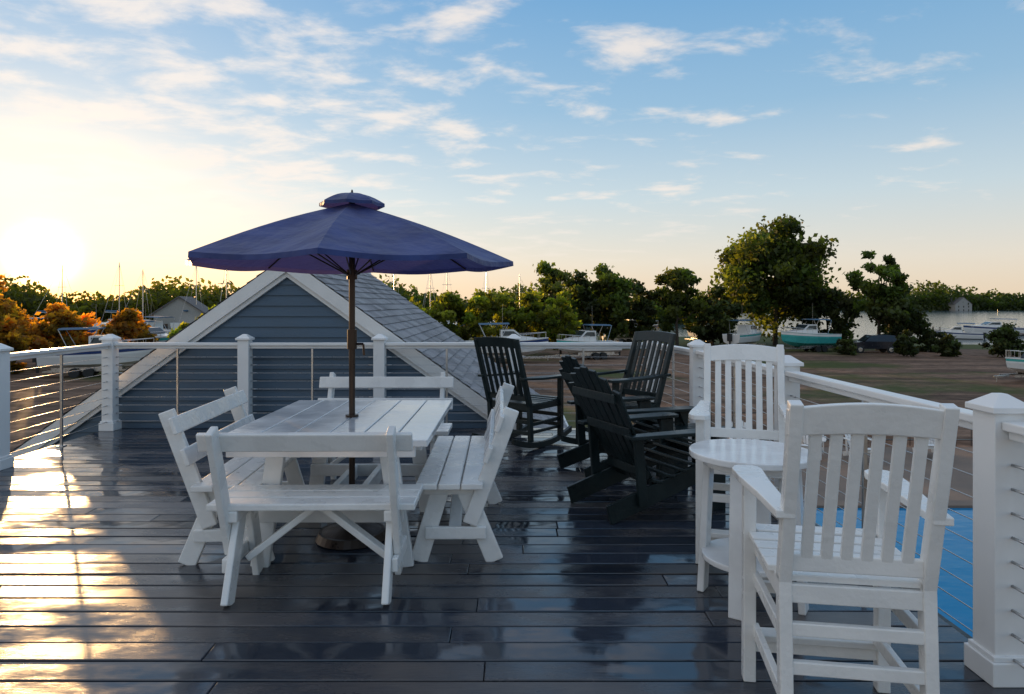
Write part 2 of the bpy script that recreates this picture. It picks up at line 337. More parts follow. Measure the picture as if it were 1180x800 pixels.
bench(1.12,[.79,.62]).obj('bench.003',['white'],(-1.05,5.45,0),180,bevel=.007)
b=MB(); W=1.12; TL=1.45
for k in range(6): 
    w=W/6; b.box((-W/2+w*(k+.5),rnd.uniform(-.004,.004),.732+rnd.uniform(-.001,.001)),(w-.007,TL,.036))
for y in(-.5,.5):
    b.box((0,y,.69),(W-.12,.04,.075))
    for s in(-1,1):
        b.beam((s*.30,y+.042,.70),(s*.40,y+.042,0),.10,.04,ref=(0,1,0))
    b.box((0,y-.001,.30),(.80,.038,.08))
b.box((.09,0,.30),(.04,.95,.09)); b.box((-.09,0,.30),(.04,.95,.09))
b.box((0,-TL/2+.04,.69),(W-.14,.03,.07)); b.box((0,TL/2-.04,.69),(W-.14,.03,.07))
M['wetwhite']=simple('wet_white_tabletop',(.78,.79,.79),.12,var=.14,scale=4,bump=.12,bscale=25,rvar=.1)
b.obj('picnic_table',['wetwhite'],(-.99,4.225,0),0,bevel=.005)
def umbrella(loc):
    e=empty('patio_umbrella',loc)
    NR=8; Rr=1.0; za,zr=2.085,1.715; BUL=.022
    def surf(Rin,Rout,z0,z1,sag,nm,ns=10,na=10,bul=BUL,hem=.028):
        b=MB(); rings=[]
        for k in range(ns+1):
            t=k/ns; r=Rin+(Rout-Rin)*t; ring=[]
            for i in range(NR*na):
                u=(i%na)/na; a=2*math.pi*i/(NR*na)+R(4)
                seg=2*math.pi/NR; loc_=(u-.5)*seg
                rr=r*math.cos(seg/2)/math.cos(loc_)
                dip=math.sin(u*math.pi)
                rr*=1-.03*dip*t
                z=z0+(z1-z0)*t + bul*math.sin(t*math.pi) - sag*dip*math.sin(t*math.pi*.8)
                ring.append((rr*math.cos(a),rr*math.sin(a),z))
            rings.append(ring)
        rings.append([(x*1.002,y*1.002,z-hem) for x,y,z in rings[-1]])
        b.loft(rings,closed=True); return b.obj(nm,['fabric'],smooth=False,parent=e)
    surf(.03,Rr,za-.02,zr,.036,'canopy'); surf(.015,.20,za+.05,za-.015,.004,'vent_cap',ns=6,bul=.014,hem=.02)
    b=MB()
    b.cyl((0,0,.05),(0,0,2.11),.019,n=16); b.cyl((0,0,2.11),(0,0,2.155),.014,.004,n=10)
    b.cyl((0,0,1.17),(0,0,1.29),.03,n=14); b.cyl((0,0,1.20),(.07,0,1.20),.008,n=8); b.cyl((.07,0,1.20),(.075,0,1.13),.007,n=8)
    b.cyl((0,0,1.60),(0,0,1.66),.032,n=14); b.cyl((0,0,1.99),(0,0,2.04),.032,n=14)
    b.cyl((0,0,.05),(0,0,.3),.027,n=14); b.cyl((0,0,0.006),(0,0,.05),.22,.20,n=32); b.cyl((0,0,.05),(0,0,.09),.18,.05,n=32)
    b.cyl((0,0,.752),(0,0,.764),.04,n=16)
    for i in range(NR):
        a=2*math.pi*i/NR+R(4); c,s=math.cos(a),math.sin(a)
        pr=None
        for k in range(11):
            t=k/10; r=.03+(Rr-.03)*t; z=za-.02+(zr-za+.02)*t+BUL*math.sin(t*math.pi)-.012
            p=(c*r*.99,s*r*.99,z)
            if pr: b.cyl(pr,p,.006,n=6)
            pr=p
        b.cyl((c*.03,s*.03,1.63),(c*.52,s*.52,za-.02+(zr-za+.02)*.51+BUL-.015),.005,n=6)
    b.obj('pole_and_ribs',['bronze'],parent=e,smooth=False)
umbrella((-.99,4.225,0))

def crest(b,hwid,zt,zb,by,ct,cb_,w=.016,n=14):
    def T(x): return zt+ct*math.cos(x/hwid*math.pi/2)
    def Bt(x): return zb+cb_*math.cos(x/hwid*math.pi/2)
    for k in range(n):
        x0=-hwid+2*hwid*k/n; x1=x0+2*hwid/n; z0,z1,l0,l1=T(x0),T(x1),Bt(x0),Bt(x1)
        vs=[(x0,by(l0)+w,l0),(x1,by(l1)+w,l1),(x1,by(z1)+w,z1),(x0,by(z0)+w,z0),(x0,by(l0)-w,l0),(x1,by(l1)-w,l1),(x1,by(z1)-w,z1),(x0,by(z0)-w,z0)]
        fs=[(3,2,1,0),(4,5,6,7),(0,1,5,4),(2,3,7,6)]
        if k==0: fs.append((0,4,7,3))
        if k==n-1: fs.append((1,2,6,5))
        b._add(vs,fs)
def rocker():
    b=MB()
    for s in(-1,1):
        x=s*.255
        b.beam((x,-.235,.08),(x,-.255,.46),.042,.05,ref=(0,1,0)); b.beam((x,-.255,.44),(x,-.475,1.10),.042,.055,ref=(0,1,0),t2=.04)
        b.beam((x+s*.015,.265,.07),(x+s*.015,.265,.685),.05,.05,ref=(0,1,0))
        out=[(s*.235,-.40),(s*.30,-.40),(s*.315,-.1),(s*.345,.15),(s*.345,.30),(s*.325,.345),(s*.25,.345),(s*.228,.30),(s*.235,.1)]
        if s>0: out=out[::-1]
        b.prism([(p[0],p[1],.685+.02*(p[1]<-.2)) for p in out],(0,0,.024))
        top=[];bot=[]
        for k in range(17):
            y=-.52+k*(1.0/16); z=.36*(y+.0)**2
            top.append((y,z+.058)); bot.append((y,z+.0))
        for k in range(16):
            A=top[k];B=top[k+1];C=bot[k+1];D=bot[k]; w=.021
            vs=[(x-w,*D),(x+w,*D),(x+w,*A),(x-w,*A),(x-w,*C),(x+w,*C),(x+w,*B),(x-w,*B)]
            fs=[(0,1,5,4),(1,2,6,5),(2,3,7,6),(3,0,4,7)]
            if k==0: fs.append((3,2,1,0))
            if k==15: fs.append((4,5,6,7))
            b._add(vs,fs)
        b.box((x,.01,.415),(.03,.50,.06)); b.box((x,.01,.25),(.026,.48,.035)); b.box((x,.01,.17),(.026,.48,.03))
    for k in range(7):
        y=-.225+k*.083; z=.447-.012*math.sin(k/6*math.pi)+.012*k/6
        b.box((0,y,z),(.53 if 0<k<6 else .47,.074,.022))
    b.box((0,.272,.415),(.5,.026,.07)); b.box((0,-.245,.415),(.47,.026,.06))
    for z in(.19,.29): b.box((0,.262,z),(.5,.024,.04))
    for z in(.16,.27): b.box((0,-.24,z),(.48,.024,.04))
    def by(z): return -.255-(z-.45)*.3333
    b.beam((-.24,by(.515),.515),(.24,by(.515),.515),.026,.06)
    crest(b,.28,1.105,1.01,by,.018,.016)
    for k in range(6):
        x=-.18+.36*k/5
        b.beam((x,by(.53),.53),(x,by(1.03),1.03),.04,.016,ref=(0,1,0))
    return b
def balcony():
    b=MB(); S=.575
    def by(z): return -.215-(z-S)*.26
    for s in(-1,1):
        x=s*.212
        b.beam((x,-.25,0),(x,-.215,S+.01),.04,.052,ref=(0,1,0)); b.beam((x,-.215,S-.01),(x,by(1.155),1.155),.04,.052,ref=(0,1,0),t2=.042)
        b.beam((x+s*.028,.235,0),(x+s*.028,.225,.785),.046,.052,ref=(0,1,0))
        out=[(s*.195,-.30),(s*.254,-.30),(s*.27,-.08),(s*.295,.13),(s*.30,.25),(s*.285,.292),(s*.27,.305),(s*.213,.305),(s*.195,.285),(s*.187,.25),(s*.195,.08)]
        if s>0: out=out[::-1]
        b.prism([(p[0],p[1],.785) for p in out],(0,0,.026))
        b.box((x,.0,S-.045),(.028,.46,.065)); b.box((x+s*.004,.0,.40),(.024,.45,.045)); b.box((x+s*.004,.0,.20),(.024,.46,.045))
    for k in range(6):
        y=-.185+k*.087
        b.box((0,y,S+(-.008*math.sin(k/5*math.pi))),(.49 if 0<k<5 else .425,.078,.022))
    b.box((0,.258,S-.045),(.46,.024,.07)); b.box((0,-.225,S-.045),(.39,.024,.06))
    b.box((0,-.235,.42),(.39,.024,.042)); b.box((0,-.240,.30),(.39,.024,.042))
    b.box((0,.235,.36),(.44,.024,.042)); b.box((0,.245,.17),(.46,.075,.026)); b.box((0,.232,.135),(.44,.024,.045))
    b.beam((-.195,by(S+.055),S+.055),(.195,by(S+.055),S+.055),.024,.055)
    crest(b,.235,1.135,1.050,by,.022,.012)
    for k in range(6):
        x=-.148+.296*k/5
        b.beam((x,by(S+.07),S+.07),(x,by(1.065),1.065),.036,.015,ref=(0,1,0))
    return b
rk=rocker()
bal=balcony()
w1=bal.obj('counter_height_armchair',['white'],(1.115,2.37,0),-9,bevel=.004)
w2=dup(w1,'counter_height_armchair.001',(1.36,3.98,0),163,1.03)
k1=rk.obj('rocking_chair',['black'],(.13,7.1,0),-38,bevel=.004)
k2=dup(k1,'rocking_chair.001',(1.06,6.8,0),122,1.04)
def adir():
    b=MB()
    for s in(-1,1):
        x=s*.265
        b.beam((x,.43,.33),(x,-.52,.06),.026,.13,ref=(0,0,1)) 
        b.box((s*.295,.36,.275),(.028,.12,.55))
        b.beam((s*.295,-.27,.10),(s*.295,-.31,.56),.028,.07,ref=(0,1,0))
        out=[(s*.27,-.40),(s*.36,-.40),(s*.385,-.1),(s*.42,.2),(s*.42,.42),(s*.39,.47),(s*.28,.47),(s*.26,.42),(s*.27,.1)]
        if s>0: out=out[::-1]
        b.prism([(p[0],p[1],.556) for p in out],(0,0,.024))
        b.prism([(s*.33,.3,.555),(s*.33,.41,.555),(s*.33,.36,.42)],(s*.024,0,0))
    for k in range(7):
        t=k/6; y=.46-.60*t; z=.42-.175*t
        if k==0: z-=.02
        b.beam((-.285,y,z),(.285,y,z),.078,.02,ref=(0,.27,.96))
    base=Vector((0,-.13,.20)); d=Vector((0,-.42,.80)).normalized()
    for k in range(7):
        u=(k-3)/3; x0=u*.20; x1=u*.30; ln=.92-.16*u*u
        A=base+Vector((x0,0,0)); B=base+d*ln+Vector((x1,0,0))
        b.beam(A,B,.062,.018,ref=(0,1,0),w2=.086)
    for h in(.10,.44,.70):
        c=base+d*h-Vector((0,.022,0)); b.beam(c+Vector((-.25-.03*(h>.3),0,0)),c+Vector((.25+.03*(h>.3),0,0)),.022,.06)
    b.box((0,.425,.34),(.54,.022,.10))
    return b
ad=adir()
a1=ad.obj('adirondack_chair',['black'],(1.0,4.93,0),-66,bevel=.004)
a2=dup(a1,'adirondack_chair.001',(.99,5.92,0),-70)
aw=ad.obj('adirondack_chair.002',['gel'],(9.0,20.5,-3.14),150,bevel=.004)
dup(aw,'adirondack_chair.003',(10.3,20.1,-3.14),185); dup(aw,'adirondack_chair.004',(12.6,20.6,-3.14),170); dup(aw,'adirondack_chair.005',(14.6,20.2,-3.14),200); dup(aw,'adirondack_chair.006',(6.9,20.4,-3.14),175)
b=MB()
for k in range(5): b.box((0,-.16+k*.08,.42),(.4,.074,.02))
for sx in(-1,1):
    for sy in(-1,1): b.box((sx*.16,sy*.15,.205),(.04,.04,.41))
    b.box((sx*.16,0,.12),(.03,.28,.04))
b.obj('side_table',['black'],(1.42,5.62,0),10,bevel=.003)
b=MB()
b.cyl((0,0,.70),(0,0,.732),.295,n=48); b.cyl((0,0,.66),(0,0,.70),.23,n=32)
b.cyl((0,0,.20),(0,0,.228),.235,n=40)
for k in range(4):
    a=R(45+90*k+12); c,s=math.cos(a),math.sin(a)
    b.beam((c*.205,s*.205,.70),(c*.24,s*.24,0),.085,.035,ref=(c,s,0))
b.obj('round_side_table',['wetwhite'],(1.17,3.34,0),0,bevel=.006)

# ------------------------------------------------------------------ terrain
def ss(t): t=np.clip(t,0,1); return t*t*(3-2*t)
def yf(x): return 165+ss((np.asarray(x,float)-30)/150)*335
def gh(x,y):
    x=np.asarray(x,float); y=np.asarray(y,float)
    ys=95+3*np.sin(x*.07)+2*np.sin(x*.19)-16*ss((x-38)/22)
    h=-3.2-2.8*ss((y-ys)/9)
    f=yf(x)
    h=h+ss((y-f)/12)*3.2+ss((y-f-8)/60)*(2+f*.008)
    return h
t=np.linspace(-1,1,260); gx=np.sinh(t*4.2)/np.sinh(4.2)*3500
t=np.linspace(0,1,300); gy=-60+ (np.exp(t*5)-1)/(np.exp(5)-1)*4060
gy=np.unique(np.concatenate([gy[gy<0],np.arange(0,70,6),np.arange(72,110,1.5),np.arange(110,160,8),np.arange(160,600,6),gy[gy>600]]))
X,Y=np.meshgrid(gx,gy); Z=gh(X,Y)
vs=np.stack([X.ravel(),Y.ravel(),Z.ravel()],1); nx=len(gx); ny=len(gy)
idx=np.arange(nx*ny).reshape(ny,nx); fs=np.stack([idx[:-1,:-1].ravel(),idx[:-1,1:].ravel(),idx[1:,1:].ravel(),idx[1:,:-1].ravel()],1)
me=bpy.data.meshes.new('ground'); me.from_pydata(vs.tolist(),[],fs.tolist()); me.materials.append(M['ground']); me.polygons.foreach_set('use_smooth',[True]*len(me.polygons))
o=bpy.data.objects.new('ground',me); scene.collection.objects.link(o)
b=MB(); b._add([(-1500,72,-3.75),(1500,72,-3.75),(1500,1200,-3.75),(-1500,1200,-3.75)],[(0,1,2,3)]); b.obj('water',['water'])
pool=empty('swimming_pool')
b=MB(); x0,x1,y0,y1=3.2,12.6,5.5,15.3; zt=-3.08
b.box(((x0+x1)/2,y1+.2,zt-.06),(x1-x0+.8,.4,.14)); b.box(((x0+x1)/2,y0-.2,zt-.06),(x1-x0+.8,.4,.14)); b.box((x0-.2,(y0+y1)/2,zt-.06),(.4,y1-y0,.14)); b.box((x1+.2,(y0+y1)/2,zt-.06),(.4,y1-y0,.14))
b.obj('coping',['concrete'],parent=pool,bevel=.02)
b=MB(); b._add([(x0,y0,-3.13),(x1,y0,-3.13),(x1,y1,-3.13),(x0,y1,-3.13)],[(0,1,2,3)]); b.obj('pool_water',['poolwater'],parent=pool)
b=MB(); b._add([(2,3.5,-3.18),(17,3.5,-3.18),(17,22,-3.18),(2,22,-3.18)],[(0,1,2,3)]); b.obj('patio',['concrete'])
b=MB()
for k in range(34):
    x=2.5+k*.5; b.cyl((x,22.3,-3.2),(x,22.3,-2.1),.012,n=5)
b.box((10.75,22.3,-2.12),(16.6,.04,.03)); b.box((10.75,22.3,-3.0),(16.6,.04,.03))
for k in range(8): b.box((2.5+k*2.36,22.3,-2.62),(.06,.06,1.16))
b.obj('pool_fence',['carp'])

# ------------------------------------------------------------------ foliage
def leaves(name,C,S,col,mat,parent=None,seed=0,stretch=1.6):
    rg=np.random.default_rng(seed); n=len(C)
    a=rg.normal(size=(n,3)); a/=np.linalg.norm(a,axis=1)[:,None]
    q=rg.normal(size=(n,3)); u=np.cross(a,q); u/=np.linalg.norm(u,axis=1)[:,None]
    S=S[:,None]*.5
    V=np.stack([C-a*S*stretch,C+u*S,C+a*S*stretch,C-u*S],1).reshape(-1,3)
    me=bpy.data.meshes.new(name)
    me.vertices.add(n*4); me.vertices.foreach_set('co',V.astype(np.float32).ravel())
    me.loops.add(n*4); me.loops.foreach_set('vertex_index',np.arange(n*4,dtype=np.int32))
    me.polygons.add(n); me.polygons.foreach_set('loop_start',np.arange(0,n*4,4,dtype=np.int32)); me.polygons.foreach_set('loop_total',np.full(n,4,dtype=np.int32))
    me.update(calc_edges=True)
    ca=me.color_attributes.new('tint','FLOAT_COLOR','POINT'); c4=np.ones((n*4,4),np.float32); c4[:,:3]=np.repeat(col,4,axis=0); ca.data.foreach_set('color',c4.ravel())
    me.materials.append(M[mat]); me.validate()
    o=bpy.data.objects.new(name,me); scene.collection.objects.link(o)
    if parent: o.parent=parent
    return o
def crown(rg,cz,rx,rz,nclump,nleaf,leaf,lo=.35,warm=0):
    C=[];S=[];K=[];cents=[]
    for i in range(nclump):
        d=rg.normal(size=3); d/=np.linalg.norm(d); r=lo+(1-lo)*rg.random()**.6
        w=1-.25*max(0,d[2])
        r*=rg.uniform(.82,1.22)
        c=np.array([d[0]*rx*w,d[1]*rx*w,d[2]*rz])*r*.85+np.array([0,0,cz]); cents.append(c)
        cr=rx*rg.uniform(.14,.32); n=int(nleaf/nclump*rg.uniform(.6,1.5)); 
        p=rg.normal(size=(n,3)); p/=np.linalg.norm(p,axis=1)[:,None]; p*=(rg.random(n)**.5)[:,None]*cr*rg.choice([1,1,1.5],n)[:,None]; p[:,2]*=.7
        C.append(c+p); S.append(leaf*rg.uniform(.6,1.4,n))
        g=rg.uniform(.45,1.4); sh=g*(.75+.5*(p[:,2]/cr+.5)); k=np.stack([sh*rg.uniform(.9,1.25+warm),sh,sh*.8],1)*rg.uniform(.75,1.25,(n,1)); K.append(k)  # painted shading: leaves lighter at each clump's top, darker underneath
    return np.concatenate(C),np.concatenate(S),np.clip(np.concatenate(K),.1,3),cents
tcount={}
def nm(k):
    i=tcount.get(k,0); tcount[k]=i+1
    return k if i==0 else f'{k}.{i:03d}'
def tree(x,y,h,r,seed,nleaf=6000,leaf=.32,bottom=.25,mat='leaf',kind='leafy_tree',nclump=34,lean=0,warm=0):
    rg=np.random.default_rng(seed); z0=float(gh(x,y))
    cz=h*(bottom+1)/2; rz=h*(1-bottom)/2
    C,S,K,cents=crown(rg,cz,r,rz,nclump,nleaf,leaf,warm=warm)
    C[:,0]+=lean*C[:,2]/h
    b=MB(); tr=max(.08,h*.02); pr=(0,0,-.3); n=6
    for k in range(1,n+1):
        z=h*.8*k/n; p=(lean*z/h+rg.normal()*.02*h*.4,rg.normal()*.02*h*.4,z)
        b.cyl(pr,p,tr*(1-.85*(k-1)/n),tr*(1-.85*k/n),n=8,caps=False); pr=p
    for c in cents[:18]:
        zb=max(h*.15,min(h*.7,c[2]-r*.5)); s=Vector((lean*zb/h,0,zb)); e=Vector((c[0]+lean*c[2]/h,c[1],c[2]))
        m=(s+e)/2+Vector((0,0,-.05*h)); b.cyl(s,m,tr*.4,tr*.25,n=6,caps=False); b.cyl(m,e,tr*.25,tr*.08,n=6,caps=False)
    o=b.obj(nm(kind),['bark'],(x,y,z0),smooth=True)
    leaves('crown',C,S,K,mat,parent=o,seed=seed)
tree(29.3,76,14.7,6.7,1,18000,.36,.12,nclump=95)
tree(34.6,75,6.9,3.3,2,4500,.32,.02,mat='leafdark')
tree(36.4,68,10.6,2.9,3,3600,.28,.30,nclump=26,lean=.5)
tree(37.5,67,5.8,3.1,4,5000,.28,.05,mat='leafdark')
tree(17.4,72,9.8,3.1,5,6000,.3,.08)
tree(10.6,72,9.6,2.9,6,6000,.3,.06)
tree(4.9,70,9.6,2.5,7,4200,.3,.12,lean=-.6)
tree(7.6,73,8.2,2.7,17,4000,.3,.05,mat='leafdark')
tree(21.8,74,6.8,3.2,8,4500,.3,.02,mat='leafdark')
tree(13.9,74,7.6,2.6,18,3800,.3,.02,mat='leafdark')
tree(-32.3,40.5,8.7,1.9,9,3500,.22,.3,mat='leafsunlit')
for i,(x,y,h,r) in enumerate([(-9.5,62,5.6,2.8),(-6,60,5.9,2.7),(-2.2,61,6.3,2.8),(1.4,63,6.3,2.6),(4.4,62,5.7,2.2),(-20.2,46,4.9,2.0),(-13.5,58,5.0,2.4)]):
    tree(x,y,h,r,30+i,4500,.26,.02,mat='leafbacklit',kind='shrub')
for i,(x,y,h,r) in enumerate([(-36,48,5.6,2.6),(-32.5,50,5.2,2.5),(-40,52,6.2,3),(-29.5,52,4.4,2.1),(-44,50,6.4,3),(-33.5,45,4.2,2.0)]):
    tree(x,y,h,r,50+i,4500,.25,.02,mat='leafsunlit',kind='shrub',warm=.1)
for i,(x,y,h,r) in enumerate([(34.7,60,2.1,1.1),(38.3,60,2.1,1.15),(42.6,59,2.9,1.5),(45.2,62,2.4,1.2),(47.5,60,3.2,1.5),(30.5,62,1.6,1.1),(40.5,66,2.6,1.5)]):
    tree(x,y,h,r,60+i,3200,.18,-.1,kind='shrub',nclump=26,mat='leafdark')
rg=np.random.default_rng(77); C=[];S=[];K=[]
for sx in np.arange(-1.3,1.5,.0085):
    for row in range(3):
        s=sx+rg.normal()*.004; yy=np.arange(120,700,3.); f=yf(s*yy); ii=np.argmax(yy>f); D0=yy[ii]; D=D0+6+row*(6+D0*.02)
        hh=(6.0+.018*D)*(.8+.25*math.sin(sx*23)+.12*math.sin(sx*61+row))*rg.uniform(.75,1.2); x=s*D; z=float(gh(x,D))
        n=75; rr=hh*.42; p=rg.normal(size=(n,3)); p/=np.linalg.norm(p,axis=1)[:,None]; p*=(rg.random(n)**.4)[:,None]; p*=np.array([rr,rr,hh*.52])
        C.append(p+np.array([x,D,z+hh*.48])); S.append(rg.uniform(.7,1.3,n)*(.38+D*.0027)); g=rg.uniform(.6,1.2); k=g*(.8+.4*p[:,2]/hh)[:,None]*rg.uniform(.8,1.2,(n,1))*np.array([[1,1,.9]])  # k also paints shading into the crowns, brighter towards the top
        if sx<-.25: k=k*np.array([[1.6,1.25,.9]])  # warm sunlight painted into the tint of trees on the sun side
        K.append(k)
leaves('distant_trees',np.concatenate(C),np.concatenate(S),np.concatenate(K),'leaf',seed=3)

# ------------------------------------------------------------------ boats
def hullgen(b,L,B,H,mt=0,ms=1):
    rings=[];N=12
    for k in range(N+1):
        t=k/N; x=-L/2+L*t; hb=B/2*(.88+.12*math.sin(min(1,t*1.6)*math.pi/2))*(1-max(0,(t-.45)/.55)**2.4)+.01; sh=H*(1+.25*t*t); kz=H*.42*max(0,(t-.6)/.4)**2
        pts=[(x+.0,-hb,sh),(x,-hb*.99,sh*.72),(x-.02*L*t,-hb*.86,sh*.3+kz*.4),(x-.05*L*t,0,kz),(x-.02*L*t,hb*.86,sh*.3+kz*.4),(x,hb*.99,sh*.72),(x,hb,sh)]
        rings.append([Vector(p) for p in pts])
    b.cur=mt; b.loft(rings)
    b._add(rings[0],[tuple(range(6,-1,-1))])
    b.cur=ms
    for sgn,(i,j) in((-1,(0,1)),(1,(6,5))):
        A=[r[i]*.35+r[j]*.65+Vector((0,sgn*.012,0)) for r in rings]; Bq=[r[i]*.85+r[j]*.15+Vector((0,sgn*.012,0)) for r in rings]
        b.strip(A,Bq)
    b.cur=0; b.loft([[r[0]-Vector((0,0,.04)),r[6]-Vector((0,0,.04))] for r in rings])
    for sgn,i in((-1,0),(1,6)):
        for k in range(N): b.beam(rings[k][i],rings[k+1][i],.06,.05)
def motorboat(loc,rz,L=6,B=2.2,H=1.0,hull='gel',stripe='navy',cabin=True,trailer=True,bimini=True):
    b=MB(); hullgen(b,L,B,H,4,1)
    b.cur=0
    if cabin:
        w=B*.36
        def sec(x,ww,z): return [(x,-ww,H*.98),(x,-ww*.88,z),(x,ww*.88,z),(x,ww,H*.98)]
        b.loft([sec(-L*.08,w,H+.95),sec(L*.08,w,H+.95),sec(L*.17,w*.95,H+.45),sec(L*.36,w*.5,H+.3)],caps=True)
        b.cur=2
        b._add([(L*.088,-w*.84,H+.93),(L*.088,w*.84,H+.93),(L*.178,w*.84,H+.5),(L*.178,-w*.84,H+.5)],[(0,1,2,3)])
        for s in(-1,1): b._add([(-L*.06,s*(w*.9+.03),H+.85),(L*.07,s*(w*.9+.03),H+.85),(L*.14,s*(w*.93+.04),H+.5),(-L*.06,s*(w*.93+.04),H+.5)],[(0,1,2,3)])
    else:
        b.cur=2; b.prism([(L*.1,-B*.36,H),(L*.1,B*.36,H),(L*.02,B*.33,H+.5),(L*.02,-B*.33,H+.5)],(.03,0,.0)); b.cur=0; b.box((-L*.05,0,H+.2),(.5,.6,.5))
    b.cur=3
    if bimini:
        b.prism([(-L*.34,-B*.38,H+1.35),(-L*.34,-B*.2,H+1.45),(-L*.34,B*.2,H+1.45),(-L*.34,B*.38,H+1.35)],(L*.36,0,.04))
        b.cur=5
        for sx in(-.33,0.0):
            for s in(-1,1): b.cyl((L*sx,s*B*.37,H+1.36),(L*(sx*.4-.1),s*B*.46,H),.02,n=6)
    b.cur=5
    for s in(-1,1):
        pr=None
        for k in range(6):
            t=.55+.42*k/5; hb=B/2*(1-max(0,(t-.45)/.55)**2.4); p=(-L/2+L*t,s*hb*.95,H*(1+.25*t*t)+.45)
            b.cyl((p[0],p[1],H*(1+.25*t*t)),p,.015,n=5)
            if pr: b.cyl(pr,p,.018,n=5)
            pr=p
    b.cyl((-.05*L,.3,H+1),(-.05*L,.3,H+3),.012,.005,n=5)
    b.cur=6; b.box((-L/2-.25,0,H*.75),(.4,.35,.75)); b.box((-L/2-.22,0,H*.2),(.16,.1,.8))
    z=0
    if trailer:
        z=.45; b.cur=5
        for s in(-1,1): b.box((0,s*.5,-.06),(L*.95,.08,.1)); b.box((-L*.1,s*.5,.08),(L*.6,.1,.18))
        for sx in(-.3,-.1,.15): b.box((sx*L,0,-.1),(.08,1.4,.08))
        b.beam((L*.45,0,-.06),(L*.68,0,-.1),.1,.1)
        b.cyl((L*.64,0,-.1),(L*.64,0,-.45),.03,n=6)
        b.cur=6
        for s in(-1,1):
            for sx in(-.2,-.08): b.cyl((L*sx,s*(B*.36)-.1,-.15),(L*sx,s*(B*.36)+.1,-.15),.3,n=18)
    return b.obj(nm('motorboat'),['gel',stripe,'glass','canvas',hull,'steel','rubber'],(loc[0],loc[1],loc[2]+z),rz)
G=-3.2
motorboat((28.6,66,G),195,6.0,2.3,1.25,'teal','gel',True)
motorboat((-.4,54,G),5,6.6,2.4,1.2,'gel','navy')
motorboat((6.3,57,G),200,5.6,2.1,1.0,'gel','teal')
motorboat((31.6,41,G),195,5.0,2.1,.8,'gel','teal',False,True,False)
motorboat((-26.5,44,G),20,6.5,2.4,1.2,'gel','navy')
motorboat((-30,56,G),-15,7,2.6,1.3,'gel','teal')
W_=-3.98
motorboat((79,112,W_),170,9,3,1.5,'gel','navy',True,False)
motorboat((90,116,W_),10,7,2.6,1.3,'gel','navy',True,False)
motorboat((66,101,W_),150,6,2.3,1.1,'gel','navy',True,False)
motorboat((22,80,G),100,6,2.3,1.1,'gel','navy')
motorboat((24,70,G),40,5.5,2.2,1.1,'gel','teal')
motorboat((-44,66,G),30,7.5,2.6,1.4,'gel','navy')
motorboat((-38,72,G),150,7.5,2.6,1.4,'gel','navy')
motorboat((14,80,G),10,7,2.5,1.4,'gel','navy')
motorboat((-22,52,G),-170,6.5,2.4,1.2,'gel','navy')
def sailboat(loc,rz,L=8,mh=9,land=True):
    b=MB(); hullgen(b,L,L*.3,1.1,0,1); b.cur=0
    b.loft([[(-L*.1,-.8,1.1),(-L*.1,-.6,1.6),(-L*.1,.6,1.6),(-L*.1,.8,1.1)],[(L*.2,-.6,1.2),(L*.2,-.45,1.5),(L*.2,.45,1.5),(L*.2,.6,1.2)]],caps=True)
    b.cur=2; b.cyl((L*.1,0,1.4),(L*.1,0,1.4+mh),.07,.05,n=8); b.cyl((L*.1,0,2.4),(-L*.35,0,2.5),.05,n=8)
    b.cyl((L*.1,-.6,1.4+mh*.6),(L*.1,.6,1.4+mh*.6),.025,n=6)
    for p in((L*.49,0,1.35),(-L*.49,0,1.1),(L*.08,L*.14,1.1),(L*.08,-L*.14,1.1)): b.cyl((L*.1,0,1.35+mh),p,.012,n=4)
    b.cur=3; b.cyl((L*.05,0,2.55),(-L*.33,0,2.65),.13,.09,n=8)
    z=0
    if land:
        z=1.1; b.cur=4; b.prism([(-L*.12,-.05,.25),(L*.15,-.05,.2),(L*.08,-.05,-.95),(-L*.08,-.05,-.95)],(0,.1,0))
        for sx in(-.25,.2):
            for s in(-1,1): b.beam((L*sx,s*L*.1,.4),(L*sx,s*L*.17,-1.1),.08,.08)
    return b.obj(nm('sailboat'),['gel','navy','steel','canvas','rubber'],(loc[0],loc[1],loc[2]+z),rz)
for i,(x,y,mh,rz) in enumerate([(-56,84,7,80),(-51,88,7.5,95),(-47,86,6.5,85),(-42,90,7.5,90),(-37,88,8.,100),(-15,86,8.0,90),(-11,90,7,80),(-8,84,7.5,95),(-3.5,90,7,85),(1,88,6,90)]):
    sailboat((x,y,G),rz,8,mh)
b=MB(); b.box((95,120,-3.25),(60,1.8,.14))
for k in range(16):
    for s in(-1,1): b.cyl((67+k*3.8,120+s*.95,-6),(67+k*3.8,120+s*.95,-2.6),.13,n=8)
b.box((80,110,-3.26),(1.4,19,.12)); b.box((100,111,-3.26),(1.4,17,.12))
b.obj('wooden_dock',['wood'])
b=MB(); L=4.5; prof=[(-2.2,.45),(-2.25,.95),(-2.0,1.1),(-1.75,1.68),(-.9,1.75),(.3,1.7),(.95,1.12),(2.0,1.0),(2.22,.75),(2.2,.42)]
rings=[[(x,s*(.9 if z<1.15 else .72),z) for x,z in prof] for s in(-1,1)]
b.loft(rings,closed=True); n=len(prof); b._add(rings[0],[tuple(range(n))]); b._add(rings[1],[tuple(range(n-1,-1,-1))])
b.cur=1
for s in(-1,1): b._add([(-1.7,s*.87,1.2),(-1.55,s*.76,1.6),(.25,s*.76,1.6),(.75,s*.87,1.2)],[(0,1,2,3)])
b._add([(.38,-.68,1.66),(.38,.68,1.66),(.96,.8,1.16),(.96,-.8,1.16)],[(0,1,2,3)])
b.cur=2
for sx in(-1.35,1.4):
    for s in(-1,1): b.cyl((sx,s*.72,.36),(sx,s*.93,.36),.36,n=20)
b.cur=3
